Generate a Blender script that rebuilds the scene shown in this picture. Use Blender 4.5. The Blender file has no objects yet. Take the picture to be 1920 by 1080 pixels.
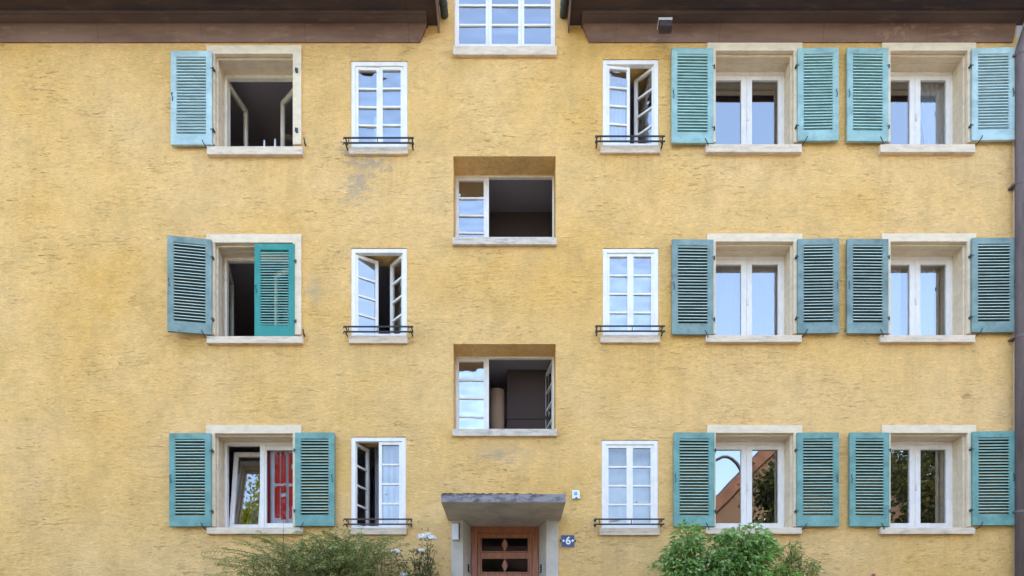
import bpy, bmesh, math, random
from mathutils import Vector, Matrix, noise
R = math.radians
random.seed(7)
sc = bpy.context.scene
COL = sc.collection

# ------------------------------------------------------------ camera, sky, sun
D = 10.5; S = 120.0; EYE = 1.6; HOR = 1300.0
cam_d = bpy.data.cameras.new('camera'); cam = bpy.data.objects.new('camera', cam_d); COL.objects.link(cam)
cam.location = (0, -D, EYE); cam.rotation_euler = (R(90), 0, 0)
cam_d.sensor_width = 36; cam_d.lens = 36 * D / 16.0; cam_d.shift_y = (HOR - 540) / 1920.0
cam_d.clip_start = 0.05; cam_d.clip_end = 2000
sc.camera = cam
SUN_EL, SUN_AZ = 38.0, 28.0          # the sun stands behind the house: the facade is in open shade
w = bpy.data.worlds.new('World'); sc.world = w; w.use_nodes = True
nt = w.node_tree; bg = nt.nodes['Background']
sky = nt.nodes.new('ShaderNodeTexSky'); sky.sky_type = 'NISHITA'; sky.sun_disc = False
sky.sun_elevation = R(SUN_EL); sky.sun_rotation = R(SUN_AZ)
sky.air_density = 1.0; sky.dust_density = 4.0; sky.ozone_density = 1.0
nt.links.new(sky.outputs[0], bg.inputs[0]); bg.inputs[1].default_value = 0.15
sun_d = bpy.data.lights.new('sun', 'SUN'); sun_d.energy = 2.2; sun_d.angle = R(0.5); sun_d.color = (1, .93, .82)
sun = bpy.data.objects.new('sun', sun_d); COL.objects.link(sun)
sv = Vector((math.sin(R(SUN_AZ)) * math.cos(R(SUN_EL)), math.cos(R(SUN_AZ)) * math.cos(R(SUN_EL)), math.sin(R(SUN_EL))))
sun.rotation_euler = sv.to_track_quat('Z', 'Y').to_euler(); sun.location = (10, 30, 30)
vs = sc.view_settings
vs.view_transform = 'Standard'; vs.look = 'None'; vs.gamma = 1; vs.exposure = 3.0; vs.use_curve_mapping = False

# ------------------------------------------------------------ helpers
def X(px, p=0.0): return (px - 960) / S * (D - p) / D
def Z(py, p=0.0): return EYE + (HOR - py) / S * (D - p) / D
# X, Z: photo pixel -> metres on the plane that stands p metres in front of the facade (facade: y = 0)

def tag(o, label=None, cat=None, group=None, kind=None):
    if label: o['label'] = label
    if cat: o['category'] = cat
    if group: o['group'] = group
    if kind: o['kind'] = kind
    return o
def empty(name, loc, label=None, cat=None, group=None):
    o = bpy.data.objects.new(name, None); COL.objects.link(o); o.location = loc; o.empty_display_size = .2
    return tag(o, label, cat, group)
class MB:
    def __init__(s): s.v = []; s.f = []; s.mi = []
    def add(s, vs_, fs, M=None, mi=0):
        n = len(s.v)
        for p in vs_:
            p = Vector(p)
            s.v.append(M @ p if M else p)
        for f in fs: s.f.append([n + i for i in f]); s.mi.append(mi)
        return s
    def box(s, x0, x1, y0, y1, z0, z1, M=None, mi=0):
        if x0 > x1: x0, x1 = x1, x0
        if y0 > y1: y0, y1 = y1, y0
        if z0 > z1: z0, z1 = z1, z0
        return s.add([(x0,y0,z0),(x1,y0,z0),(x1,y1,z0),(x0,y1,z0),(x0,y0,z1),(x1,y0,z1),(x1,y1,z1),(x0,y1,z1)],
              [(0,3,2,1),(4,5,6,7),(0,1,5,4),(1,2,6,5),(2,3,7,6),(3,0,4,7)], M, mi)
    def ring(s, xo0, xo1, zo0, zo1, l, r, b, t, y0, y1, M=None):
        # rectangular frame: member widths l, r, b, t inside the outer rectangle (mitred, one closed band)
        A = [(xo0,zo0),(xo1,zo0),(xo1,zo1),(xo0,zo1)]; B = [(xo0+l,zo0+b),(xo1-r,zo0+b),(xo1-r,zo1-t),(xo0+l,zo1-t)]
        v = [(x,y0,z) for x,z in A] + [(x,y0,z) for x,z in B] + [(x,y1,z) for x,z in A] + [(x,y1,z) for x,z in B]
        f = []
        for i in range(4):
            j = (i+1) % 4
            f += [(i,j,4+j,4+i), (8+i,12+i,12+j,8+j), (i,8+i,8+j,j), (4+i,4+j,12+j,12+i)]
        return s.add(v, f, M)
    def prism(s, poly, a0, a1, axis='x', M=None):
        # poly in the plane perpendicular to the axis
        n = len(poly)
        def mk(a, q):
            if axis == 'x': return (a, q[0], q[1])
            if axis == 'y': return (q[0], a, q[1])
            return (q[0], q[1], a)
        v = [mk(a0, q) for q in poly] + [mk(a1, q) for q in poly]
        f = [tuple(range(n))[::-1], tuple(range(n, 2*n))] + [(i, (i+1) % n, n+(i+1) % n, n+i) for i in range(n)]
        return s.add(v, f, M)
    def tube(s, pts, r, n=8, r1=None, cap=True):
        pts = [Vector(p) for p in pts]; m = len(pts); base = len(s.v); up = None
        for i, p in enumerate(pts):
            t = (pts[min(i+1, m-1)] - pts[max(i-1, 0)]).normalized()
            if up is None: up = Vector((0,0,1)) if abs(t.z) < .9 else Vector((1,0,0))
            a = t.cross(up).normalized(); b = a.cross(t).normalized(); up = b
            rr = r if r1 is None else r + (r1-r)*i/(m-1)
            for k in range(n):
                an = 2*math.pi*k/n; s.v.append(p + a*rr*math.cos(an) + b*rr*math.sin(an))
        for i in range(m-1):
            for k in range(n):
                q = (k+1) % n; s.f.append([base+i*n+k, base+i*n+q, base+(i+1)*n+q, base+(i+1)*n+k]); s.mi.append(0)
        if cap:
            s.f.append([base+k for k in range(n)][::-1]); s.mi.append(0)
            s.f.append([base+(m-1)*n+k for k in range(n)]); s.mi.append(0)
        return s
    def build(s, name, mat, parent=None, smooth=False, bevel=0, loc=None, fix=True):
        me = bpy.data.meshes.new(name)
        off = Vector(loc) if loc else Vector((0,0,0))
        me.from_pydata([tuple(v - off) for v in s.v], [], s.f)
        for m in (mat if isinstance(mat, (list, tuple)) else [mat]): me.materials.append(m)
        for p, i in zip(me.polygons, s.mi): p.material_index = i; p.use_smooth = smooth
        if fix:
            bm = bmesh.new(); bm.from_mesh(me); bmesh.ops.recalc_face_normals(bm, faces=bm.faces); bm.to_mesh(me); bm.free()
        o = bpy.data.objects.new(name, me); COL.objects.link(o); o.location = off
        if bevel:
            b = o.modifiers.new('bevel', 'BEVEL'); b.width = bevel; b.segments = 2; b.limit_method = 'ANGLE'; b.angle_limit = R(50)
        if parent:
            o.parent = parent
            pw = parent.location if parent.type == 'EMPTY' else Vector(parent.get('_w', (0,0,0)))
            o.matrix_parent_inverse = Matrix.Translation(-pw)
        return o

# ------------------------------------------------------------ materials
def mat(name, col=(.5,.5,.5), rough=.7, metal=0.0, spec=.3):
    m = bpy.data.materials.new(name); m.use_nodes = True
    b = m.node_tree.nodes['Principled BSDF']
    b.inputs['Base Color'].default_value = (*col, 1); b.inputs['Roughness'].default_value = rough
    b.inputs['Metallic'].default_value = metal; b.inputs['Specular IOR Level'].default_value = spec
    return m
class NT:
    def __init__(s, m): s.m = m; s.t = m.node_tree; s.b = s.t.nodes['Principled BSDF']
    def n(s, typ, **kw):
        x = s.t.nodes.new(typ)
        for k, v in kw.items():
            if k in ('operation', 'blend_type', 'data_type', 'noise_dimensions', 'feature', 'noise_type'): setattr(x, k, v)
            else: s.set(x, k.replace('_', ' '), v)
        return x
    def set(s, x, k, v):
        inp = x.inputs[int(k[1:])] if k[0] == 'i' and k[1:].isdigit() else x.inputs[k]
        if hasattr(v, 'is_output'): s.t.links.new(v, inp)
        else: inp.default_value = v
    def coord(s, scale=(1,1,1), loc=(0,0,0), rot=(0,0,0)):
        g = s.t.nodes.new('ShaderNodeNewGeometry'); mp = s.t.nodes.new('ShaderNodeMapping')
        s.t.links.new(g.outputs['Position'], mp.inputs[0])
        mp.inputs['Scale'].default_value = scale; mp.inputs['Location'].default_value = loc; mp.inputs['Rotation'].default_value = rot
        return mp.outputs[0]
    def noise(s, vec, scale=1, detail=4, rough=.55, dist=0):
        x = s.n('ShaderNodeTexNoise', Vector=vec, Scale=scale, Detail=detail, Roughness=rough, Distortion=dist)
        return x.outputs[0]
    def ramp(s, fac, stops):
        x = s.t.nodes.new('ShaderNodeValToRGB'); s.t.links.new(fac, x.inputs[0])
        e = x.color_ramp.elements
        while len(e) < len(stops): e.new(.5)
        for q, (p, c) in zip(e, stops):
            q.position = p; q.color = (*c, 1) if isinstance(c, tuple) else (c, c, c, 1)
        return x.outputs[0]
    def mix(s, fac, a, b, mode='MIX'):
        x = s.t.nodes.new('ShaderNodeMixRGB'); x.blend_type = mode
        for i, v in enumerate((fac, a, b)):
            if hasattr(v, 'is_output'): s.t.links.new(v, x.inputs[i])
            else: x.inputs[i].default_value = v if i == 0 else (*v, 1)
        return x.outputs[0]
    def math(s, op, a, b=None):
        x = s.t.nodes.new('ShaderNodeMath'); x.operation = op
        for i, v in enumerate((a, b)):
            if v is None: continue
            if hasattr(v, 'is_output'): s.t.links.new(v, x.inputs[i])
            else: x.inputs[i].default_value = v
        return x.outputs[0]
    def bump(s, h, strength=.5, dist=.01, normal=None):
        x = s.t.nodes.new('ShaderNodeBump'); s.t.links.new(h, x.inputs['Height'])
        x.inputs['Strength'].default_value = strength; x.inputs['Distance'].default_value = dist
        if normal: s.t.links.new(normal, x.inputs['Normal'])
        return x.outputs[0]
    def out(s, key, v): s.set(s.b, key, v)

def render_plaster():
    m = mat('ochre_roughcast', rough=.95, spec=.1); q = NT(m)
    big = q.noise(q.coord((.35,.35,.45), (3,0,1)), 1, 5, .6)
    c = q.ramp(big, [(.28, (.77,.43,.115)), (.48, (.81,.485,.178)), (.72, (.82,.52,.235))])
    mid = q.noise(q.coord((2.2,2.2,1.6)), 1, 6, .65)
    c = q.mix(.8, c, q.ramp(mid, [(.3, .80), (.55, 1.0), (.8, 1.06)]), 'MULTIPLY')
    # streaky weathering and grime, running down the wall
    st = q.noise(q.coord((5,5,.5), (1,0,0)), 1, 5, .6)
    c = q.mix(q.math('MULTIPLY', q.ramp(st, [(.55, 0.0), (.80, .28)]), 1), c, (.55,.37,.16))
    # trowel drags: short horizontal ridges, groove shade darkened into the colour
    warp = q.coord((6.5,6.5,34))
    d1 = q.noise(warp, 1, 3, .6, 1.2)
    dash = q.ramp(d1, [(.30, 0.0), (.40, 1.0), (.52, 1.0), (1.0, 1.0)])
    area = q.ramp(q.noise(q.coord((1.3,1.3,1.7), (9,2,4)), 1, 4, .6), [(.42, .06), (.64, 1.0)])
    c = q.mix(area, c, q.mix(.85, c, q.mix(dash, (.74,.68,.60), (1,1,1)), 'MULTIPLY'))
    d2 = q.noise(q.coord((15,15,52), (5,2,1)), 1, 3, .65, .8)
    c = q.mix(.9, c, q.ramp(d2, [(.30, .78), (.42, .95), (.56, 1.0), (.70, 1.14)]), 'MULTIPLY')
    fine = q.noise(q.coord((55,55,70)), 1, 2, .5)
    c = q.mix(.7, c, q.ramp(fine, [(.3, .88), (.7, 1.08)]), 'MULTIPLY')
    mot = q.noise(q.coord((7,7,11), (2,2,8)), 1, 5, .7, .4)
    c = q.mix(.8, c, q.ramp(mot, [(.3, .87), (.5, 1.0), (.7, 1.09)]), 'MULTIPLY')
    # the grey blotch of bare render below the upper small window
    g = q.t.nodes.new('ShaderNodeNewGeometry'); sx = q.t.nodes.new('ShaderNodeSeparateXYZ'); q.t.links.new(g.outputs['Position'], sx.inputs[0])
    def blob(px, py, rx, rz):
        a = q.math('DIVIDE', q.math('SUBTRACT', sx.outputs[0], X(px)), rx)
        b = q.math('DIVIDE', q.math('SUBTRACT', sx.outputs[2], Z(py)), rz)
        return q.math('SUBTRACT', 1.0, q.math('SQRT', q.math('ADD', q.math('MULTIPLY', a, a), q.math('MULTIPLY', b, b))))
    bl = q.math('MAXIMUM', q.math('MAXIMUM', blob(692, 306, .62, .34), blob(670, 345, .42, .50)), blob(655, 285, .3, .3))
    sn = q.noise(q.coord((7,7,11), (7,1,4)), 1, 7, .75)
    k = q.ramp(q.math('ADD', q.math('MULTIPLY', bl, .55), q.math('MULTIPLY', q.math('SUBTRACT', sn, .5), 2.2)), [(.22, 0.0), (.50, .62)])
    c = q.mix(k, c, (.34,.28,.22))
    # faint grey under the lower stair window, and rust under a shutter
    bl2 = q.math('MAXIMUM', blob(940, 850, 1.0, .35), blob(590, 545, .3, .5))
    c = q.mix(q.ramp(q.math('ADD', q.math('MULTIPLY', bl2, .5), sn), [(.72, 0.0), (1.0, .55)]), c, (.42,.33,.22))
    bl3 = q.math('MAXIMUM', blob(870, 120, .5, .5), blob(1085, 95, .45, .5))
    bl3 = q.math('MAXIMUM', bl3, blob(360, 650, .6, .25))
    c = q.mix(q.ramp(q.math('ADD', q.math('MULTIPLY', bl3, .5), q.math('MULTIPLY', st, .6)), [(.42, 0.0), (.8, .6)]), c, (.50,.29,.07))
    # grime washed down from the sills: three rows of windows, seven columns
    zr = None
    for py in (290, 644, 1003):
        t_ = q.math('SUBTRACT', Z(py), sx.outputs[2])
        a_ = q.math('MULTIPLY', q.math('GREATER_THAN', t_, 0.0), q.math('MAXIMUM', q.math('SUBTRACT', 1.0, q.math('DIVIDE', t_, .75)), 0.0))
        zr = a_ if zr is None else q.math('MAXIMUM', zr, a_)
    xm = None
    for a0, b0 in ((384,568),(652,766),(1127,1239),(1323,1505),(1650,1832)):
        cx_, hw = (X(a0)+X(b0))/2, (X(b0)-X(a0))/2
        e_ = q.math('MAXIMUM', q.math('SUBTRACT', 1.0, q.math('MULTIPLY', q.math('MAXIMUM', q.math('SUBTRACT', q.math('ABSOLUTE', q.math('SUBTRACT', sx.outputs[0], cx_)), hw-.04), 0.0), 9.0)), 0.0)
        xm = e_ if xm is None else q.math('MAXIMUM', xm, e_)
    drip = q.ramp(q.noise(q.coord((14,14,.9), (3,3,3)), 1, 4, .65), [(.42, 0.0), (.66, 1.0)])
    c = q.mix(q.math('MULTIPLY', q.math('MULTIPLY', q.math('MULTIPLY', zr, xm), drip), .26), c, (.38,.25,.11))
    q.out('Base Color', c)
    h = q.math('ADD', q.math('MULTIPLY', q.math('MULTIPLY', dash, area), .7), q.math('MULTIPLY', d2, .9))
    h = q.math('ADD', h, q.math('MULTIPLY', fine, .35))
    q.out('Normal', q.bump(h, .9, .024))
    return m
M_WALL = render_plaster()

def painted(name, col, var=.12, rough=.55, scale=(9,9,3), dirt=None, spec=.3, bump=.15):
    m = mat(name, col, rough, 0, spec); q = NT(m)
    n1 = q.noise(q.coord(scale), 1, 5, .65)
    c = q.mix(1, col, q.ramp(n1, [(.3, 1-var*1.6), (.5, 1.0), (.75, 1+var)]), 'MULTIPLY')
    if 'shutter' in name:
        n3 = q.noise(q.coord((2.6,2.6,1.9), (1,5,7)), 1, 5, .7)
        c = q.mix(q.ramp(n3, [(.50, 0.0), (.70, .5)]), c, tuple(min(1, v*1.45+.03) for v in col))
    if dirt:
        n2 = q.noise(q.coord((scale[0]*.7, scale[1]*.7, scale[2]*1.3), (4,7,2)), 1, 6, .7)
        c = q.mix(q.ramp(n2, [(.50, 0.0), (.72, dirt[1])]), c, dirt[0])
    q.out('Base Color', c); q.out('Normal', q.bump(n1, bump, .004))
    return m
M_STONE = painted('cream_cut_stone', (.72,.57,.40), .09, .85, (5,5,9), ((.50,.39,.28), .4))
M_SILL = painted('sill_stone', (.66,.52,.385), .10, .85, (6,6,16), ((.30,.25,.21), .75))
M_STAIRSILL = painted('mossy_sill_stone', (.58,.48,.38), .22, .9, (8,8,26), ((.20,.18,.15), .7))
M_WHITE = painted('white_window_paint', (.78,.72,.665), .06, .4, (9,9,5), ((.55,.50,.44), .22))
M_WHITEOLD = painted('cream_window_paint', (.80,.71,.58), .08, .5, (9,9,5), ((.40,.34,.28), .25))
M_SH = {
 'pale': painted('pale_blue_shutter_paint', (.37,.475,.465), .14, .6, (5,5,7), ((.24,.36,.35), .6)),
 'turq': painted('faded_turquoise_shutter_paint', (.27,.40,.375), .18, .6, (5,5,6), ((.12,.30,.27), .6)),
 'grey': painted('weathered_grey_green_shutter_paint', (.18,.245,.225), .24, .65, (5,5,5), ((.10,.18,.165), .7)),
 'teal': painted('teal_shutter_paint', (.13,.27,.235), .18, .6, (5,5,5), ((.24,.36,.33), .6)),
 'new': painted('fresh_teal_shutter_paint', (.03,.225,.19), .06, .45, (4,4,3)),
}
M_LV = {k: (painted('shaded_louvre_blade_' + k, c, .2, .5, (4,4,12)), painted('lit_louvre_edge_' + k, d, .2, .5, (4,4,30))) for k, c, d in (  # gap shade painted into the dark blades, caught light into the pale edges
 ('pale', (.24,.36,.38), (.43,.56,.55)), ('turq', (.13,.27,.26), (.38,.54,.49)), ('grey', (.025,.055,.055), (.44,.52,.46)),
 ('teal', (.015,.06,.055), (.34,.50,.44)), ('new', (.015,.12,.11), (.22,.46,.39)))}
M_IRON = mat('black_iron', (.035,.033,.035), .6, .3)
M_HINGE = mat('grey_green_ironmongery', (.06,.075,.075), .6, .4)
M_RUST = painted('rusty_iron', (.07,.045,.04), .3, .8, (20,20,20))
def eaves_mat(name, a, b, c3):
    m = mat(name, a, .75, 0, .2); q = NT(m)
    n = q.noise(q.coord((.55,3,3)), 1, 6, .65); n2 = q.noise(q.coord((2.2,9,9), (2,1,3)), 1, 5, .7)
    c = q.ramp(n, [(.35, a), (.6, b)])
    c = q.mix(q.ramp(n2, [(.56, 0.0), (.78, .8)]), c, c3)
    g = q.t.nodes.new('ShaderNodeNewGeometry'); sx = q.t.nodes.new('ShaderNodeSeparateXYZ'); q.t.links.new(g.outputs['Position'], sx.inputs[0])
    pe = q.noise(q.coord((13,13,9), (4,4,4)), 1, 6, .75)
    a_ = q.math('SUBTRACT', 1.0, q.math('DIVIDE', q.math('ABSOLUTE', q.math('SUBTRACT', sx.outputs[0], X(1690))), 1.0))
    c = q.mix(q.ramp(q.math('ADD', pe, q.math('MULTIPLY', q.math('MAXIMUM', a_, 0.0), .16)), [(.69, 0.0), (.72, .6 if 'cornice' in name else 0.0)]), c, (.36,.23,.17))
    # butt joints of the boards
    fr = q.math('FRACT', q.math('MULTIPLY', sx.outputs[0], .62))
    c = q.mix(q.math('MULTIPLY', q.math('LESS_THAN', fr, .006), .3), c, (.01,.008,.008))
    q.out('Base Color', c); q.out('Normal', q.bump(n2, .3, .01))
    return m
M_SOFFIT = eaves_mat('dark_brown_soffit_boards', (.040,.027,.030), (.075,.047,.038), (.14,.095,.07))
M_FRIEZE = eaves_mat('worn_brown_cornice_paint', (.15,.082,.062), (.24,.145,.11), (.36,.25,.19))
M_FILLET = eaves_mat('brown_fillet_paint', (.085,.05,.042), (.12,.075,.06), (.19,.13,.10))
M_ZINC = painted('dark_zinc_gutter', (.07,.085,.085), .25, .45, (7,3,7))
M_PIPE = painted('brown_downpipe_paint', (.15,.11,.105), .2, .6, (9,9,1.5), ((.17,.13,.13), .5), spec=.25)
M_CONC = painted('weathered_blue_grey_concrete', (.25,.225,.225), .35, .9, (8,8,13), ((.035,.025,.02), 1.0))
M_CONCU = painted('beige_rendered_concrete', (.58,.46,.36), .15, .9, (3,3,3), ((.19,.13,.11), .5))
M_PORTAL = painted('portal_stone', (.54,.46,.39), .12, .85, (6,6,4), ((.36,.31,.27), .5))
def wood_mat():
    m = mat('varnished_red_brown_door_wood', rough=.4, spec=.4); q = NT(m)
    n = q.noise(q.coord((40,40,3)), 1, 6, .6)
    q.out('Base Color', q.ramp(n, [(.3, (.22,.062,.022)), (.6, (.36,.115,.045)), (.8, (.44,.16,.065))])); q.out('Normal', q.bump(n, .15, .003))
    return m
M_WOOD = wood_mat()
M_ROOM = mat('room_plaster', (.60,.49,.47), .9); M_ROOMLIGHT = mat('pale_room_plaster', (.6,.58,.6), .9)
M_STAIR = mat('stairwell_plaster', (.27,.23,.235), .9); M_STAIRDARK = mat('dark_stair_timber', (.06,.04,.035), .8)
def glass(name, refl=.45, wave=.0, tint=(.62,.66,.70)):
    m = bpy.data.materials.new(name); m.use_nodes = True; t = m.node_tree; t.nodes.clear()
    o = t.nodes.new('ShaderNodeOutputMaterial'); mx = t.nodes.new('ShaderNodeMixShader')
    tr = t.nodes.new('ShaderNodeBsdfTransparent'); tr.inputs[0].default_value = (*tint, 1)
    gl = t.nodes.new('ShaderNodeBsdfGlossy'); gl.inputs['Roughness'].default_value = 0.0; gl.inputs[0].default_value = (1,1,1,1)
    fr = t.nodes.new('ShaderNodeLayerWeight'); fr.inputs[0].default_value = .25
    ma = t.nodes.new('ShaderNodeMath'); ma.operation = 'MULTIPLY_ADD'; ma.inputs[1].default_value = .55 if refl > .1 else .04; ma.inputs[2].default_value = refl; ma.use_clamp = True
    t.links.new(fr.outputs['Fresnel'], ma.inputs[0]); t.links.new(ma.outputs[0], mx.inputs[0])
    t.links.new(tr.outputs[0], mx.inputs[1]); t.links.new(gl.outputs[0], mx.inputs[2]); t.links.new(mx.outputs[0], o.inputs[0])
    g = t.nodes.new('ShaderNodeNewGeometry'); mp = t.nodes.new('ShaderNodeMapping'); mp.inputs['Scale'].default_value = (2.2,2.2,4.5) if wave > .3 else (1.3,1.3,1.0)
    nz = t.nodes.new('ShaderNodeTexNoise'); nz.inputs['Scale'].default_value = 1; nz.inputs['Detail'].default_value = 1
    bp = t.nodes.new('ShaderNodeBump'); bp.inputs['Strength'].default_value = 1; bp.inputs['Distance'].default_value = .02*wave
    t.links.new(g.outputs['Position'], mp.inputs[0]); t.links.new(mp.outputs[0], nz.inputs[0]); t.links.new(nz.outputs[0], bp.inputs['Height']); t.links.new(bp.outputs[0], gl.inputs['Normal'])
    return m
M_GLASS = glass('modern_window_glass', .29, .06)
M_CLEAR = glass('clear_window_glass', .012, .06)
M_LOWGLASS = glass('curtained_old_glass', .13, .5, (.8,.83,.86))
M_OLDGLASS = glass('old_wavy_window_glass', .31, .9, (.8,.83,.86))
def cloth(name, col, trans=.45):
    m = mat(name, col, .9, 0, .05); q = NT(m)
    tr = q.t.nodes.new('ShaderNodeBsdfTranslucent'); tr.inputs[0].default_value = (*col, 1)
    tp = q.t.nodes.new('ShaderNodeBsdfTransparent')
    m1 = q.t.nodes.new('ShaderNodeMixShader'); m1.inputs[0].default_value = .3
    m2 = q.t.nodes.new('ShaderNodeMixShader'); m2.inputs[0].default_value = trans
    out = q.t.nodes['Material Output']
    q.t.links.new(q.b.outputs[0], m1.inputs[1]); q.t.links.new(tr.outputs[0], m1.inputs[2])
    q.t.links.new(m1.outputs[0], m2.inputs[1]); q.t.links.new(tp.outputs[0], m2.inputs[2]); q.t.links.new(m2.outputs[0], out.inputs[0])
    return m
M_NET = cloth('white_net_curtain', (.85,.85,.85), .15); M_NETD = cloth('dense_white_net', (.85,.83,.80), .0); M_SHEER = cloth('sheer_grey_curtain', (.62,.60,.64), .2)
M_CLOTHW = mat('grey_white_banner_cloth', (.85,.76,.74), .8); M_RED = mat('red_banner_lettering', (.72,.04,.02), .7)
M_CLOTHDK = mat('dark_red_banner_edge', (.42,.03,.035), .8)

# ------------------------------------------------------------ the setting
def structure(name, mb, m): return tag(mb.build(name, m), kind='structure')
M_ASPH = painted('asphalt', (.08,.08,.08), .25, .9, (3,3,3)); M_PAVE = painted('pavement_slabs', (.42,.40,.36), .12, .9, (4,4,4))
M_SOIL = painted('garden_grass_and_soil', (.07,.095,.04), .4, .95, (5,5,5)); M_FIELD = painted('distant_ground', (.12,.13,.08), .3, .95, (.5,.5,.5))
GZ = 1.9
structure('ground', MB().box(-400, 400, -400, 400, -.5, -.012), M_FIELD)
structure('road', MB().box(-120, 120, -17.5, -11.8, -.2, 0), M_ASPH)
structure('pavement', MB().box(-120, 120, -11.8, -4.3, -.2, .12), M_PAVE)
structure('garden', MB().box(-30, X(900)-.003, -4.0, .2, -.1, GZ).box(X(1020)+.003, 30, -4.0, .2, -.1, GZ), M_SOIL)
structure('path', MB().box(X(900), X(1020), -4.3, .2, -.1, GZ+.06), M_PAVE)
rw = MB().box(-30, X(900)-.01, -4.3, -4.0, 0.0, GZ+.15).box(X(1020)+.01, 30, -4.3, -4.0, 0.0, GZ+.15).build('retaining_wall', M_CONCU, bevel=.02)
tag(rw, 'long low beige concrete retaining wall along the pavement below the front garden', 'wall')

# ------------------------------------------------------------ the apartment building
BLD = empty('apartment_building', (0, 0, GZ), 'three storey ochre yellow apartment house with turquoise louvred shutters and wooden entrance door', 'building')
WT = .45                                # thickness of the outer wall
XL, XR = -13.5, X(1906)
ZT = 12.2
LIN = .022
sh_windows = []                         # (outer x0, outer x1, header top, header bottom, sill top, sill bottom)
rowsL = [(88,104,273,289), (441,457,629,643), (798,814,988,1001)]
rowsR = [(83,98,269,285), (440,455,627,641), (798,813,988,1001)]
for r in rowsL: sh_windows.append((388, 566, *r))
for c0, c1 in ((1325, 1503), (1652, 1828)):
    for r in rowsR: sh_windows.append((c0, c1, *r))
narrow = [(658,764,114,274,288), (658,763,465,628,643), (658,761,819,989,1002),
          (1130,1235,111,271,286), (1130,1235,465,627,642), (1128,1234,825,989,1003)]
stair = [(851,1042,-88,86,102), (850,1042,293,444,458), (850,1042,645,804,817)]
holes = []
for (a,b,ht,hb,st_,sb) in sh_windows: holes.append((X(a+16)-LIN, X(b-16)+LIN, Z(sb), Z(hb)+LIN))
for (a,b,t,s_,sb) in narrow: holes.append((X(a), X(b), Z(sb), Z(t)))
for (a,b,t,s_,sb) in stair: holes.append((X(a), X(b), Z(sb), Z(t)))
DX0, DX1, DZ = X(846), X(1047), Z(976)
holes.append((DX0, DX1, GZ-.2, DZ))
def wall_mesh():
    mb = MB()
    bay0, bay1, ztop = X(790), X(1100), Z(-230)
    xs = sorted(set([XL, XR, bay0, bay1] + [h[0] for h in holes] + [h[1] for h in holes]))
    zs = sorted(set([GZ-.2, ZT, ztop] + [h[2] for h in holes] + [h[3] for h in holes]))
    def solid(x, z):
        if x < XL or x > XR or z < GZ-.2: return False
        if z > ZT and not (bay0 < x < bay1 and z < ztop): return False
        return not any(h[0] < x < h[1] and h[2] < z < h[3] for h in holes)
    idx = {}
    def V(x, y, z):
        k = (round(x,5), y, round(z,5))
        if k not in idx: idx[k] = len(mb.v); mb.v.append(Vector((x,y,z)))
        return idx[k]
    def F(*q): mb.f.append([V(*c) for c in q]); mb.mi.append(0)
    E = 1e-4
    for i in range(len(xs)-1):
        for j in range(len(zs)-1):
            x0,x1,z0,z1 = xs[i],xs[i+1],zs[j],zs[j+1]; cx,cz = (x0+x1)/2,(z0+z1)/2
            if not solid(cx,cz): continue
            F((x0,0,z0),(x1,0,z0),(x1,0,z1),(x0,0,z1)); F((x0,WT,z0),(x0,WT,z1),(x1,WT,z1),(x1,WT,z0))
            if not solid(x0-E,cz): F((x0,0,z0),(x0,0,z1),(x0,WT,z1),(x0,WT,z0))
            if not solid(x1+E,cz): F((x1,0,z0),(x1,WT,z0),(x1,WT,z1),(x1,0,z1))
            if not solid(cx,z0-E): F((x0,0,z0),(x0,WT,z0),(x1,WT,z0),(x1,0,z0))
            if not solid(cx,z1+E): F((x0,0,z1),(x1,0,z1),(x1,WT,z1),(x0,WT,z1))
    return mb
wall_mesh().build('facade_wall', M_WALL, BLD)
for xa in (XL, XR-.4): MB().box(xa, xa+.4, WT+.003, 10.5, GZ-.2, ZT).build('side_wall', M_WALL, BLD)
MB().box(XL, XR, 10.503, 10.9, GZ-.2, ZT).build('rear_wall', M_WALL, BLD)

# rooms behind the windows
def room(x0, x1, z0, z1, y1, m):
    mb = MB(); y0 = WT+.004
    mb.add([(x0,y0,z0),(x1,y0,z0),(x1,y1,z0),(x0,y1,z0),(x0,y0,z1),(x1,y0,z1),(x1,y1,z1),(x0,y1,z1)],
           [(0,1,2,3),(7,6,5,4),(1,5,6,2),(2,6,7,3),(3,7,4,0)])
    return mb.build('room', m, BLD, fix=False)
fl = [1092, 735, 378, 21]
for (a, b, m) in ((150,632,M_ROOM),(634,846,M_ROOMLIGHT),(1048,1250,M_ROOMLIGHT),(1252,1580,M_ROOM),(1582,1898,M_ROOM)):
    for k in range(3): room(X(a), X(b), Z(fl[k]), Z(fl[k+1]+32), 4.6, m)
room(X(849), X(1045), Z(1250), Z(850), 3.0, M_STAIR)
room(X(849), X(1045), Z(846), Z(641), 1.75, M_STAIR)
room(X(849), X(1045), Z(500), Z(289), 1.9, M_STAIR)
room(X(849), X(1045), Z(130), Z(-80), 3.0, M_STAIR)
MB().box(X(951,-.9), X(1043), .90, 1.0, Z(840), Z(641)-.002).box(X(951,-.9), X(1043), .885, .899, Z(742), Z(736)).build('stair_panelling', M_STAIRDARK, BLD)
MB().box(X(852), X(1042), 1.26, 1.36, Z(495), Z(289)-.002).box(X(852), X(1042), 1.24, 1.259, Z(400), Z(392)).build('stair_panelling', M_STAIRDARK, BLD)
MB().tube([(X(932,-.95),.95,Z(840)),(X(932,-.95),.95,Z(682))], .125, 20).build('stair_column', mat('tan_column_paint', (.30,.19,.12), .8), BLD, smooth=True)

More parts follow.
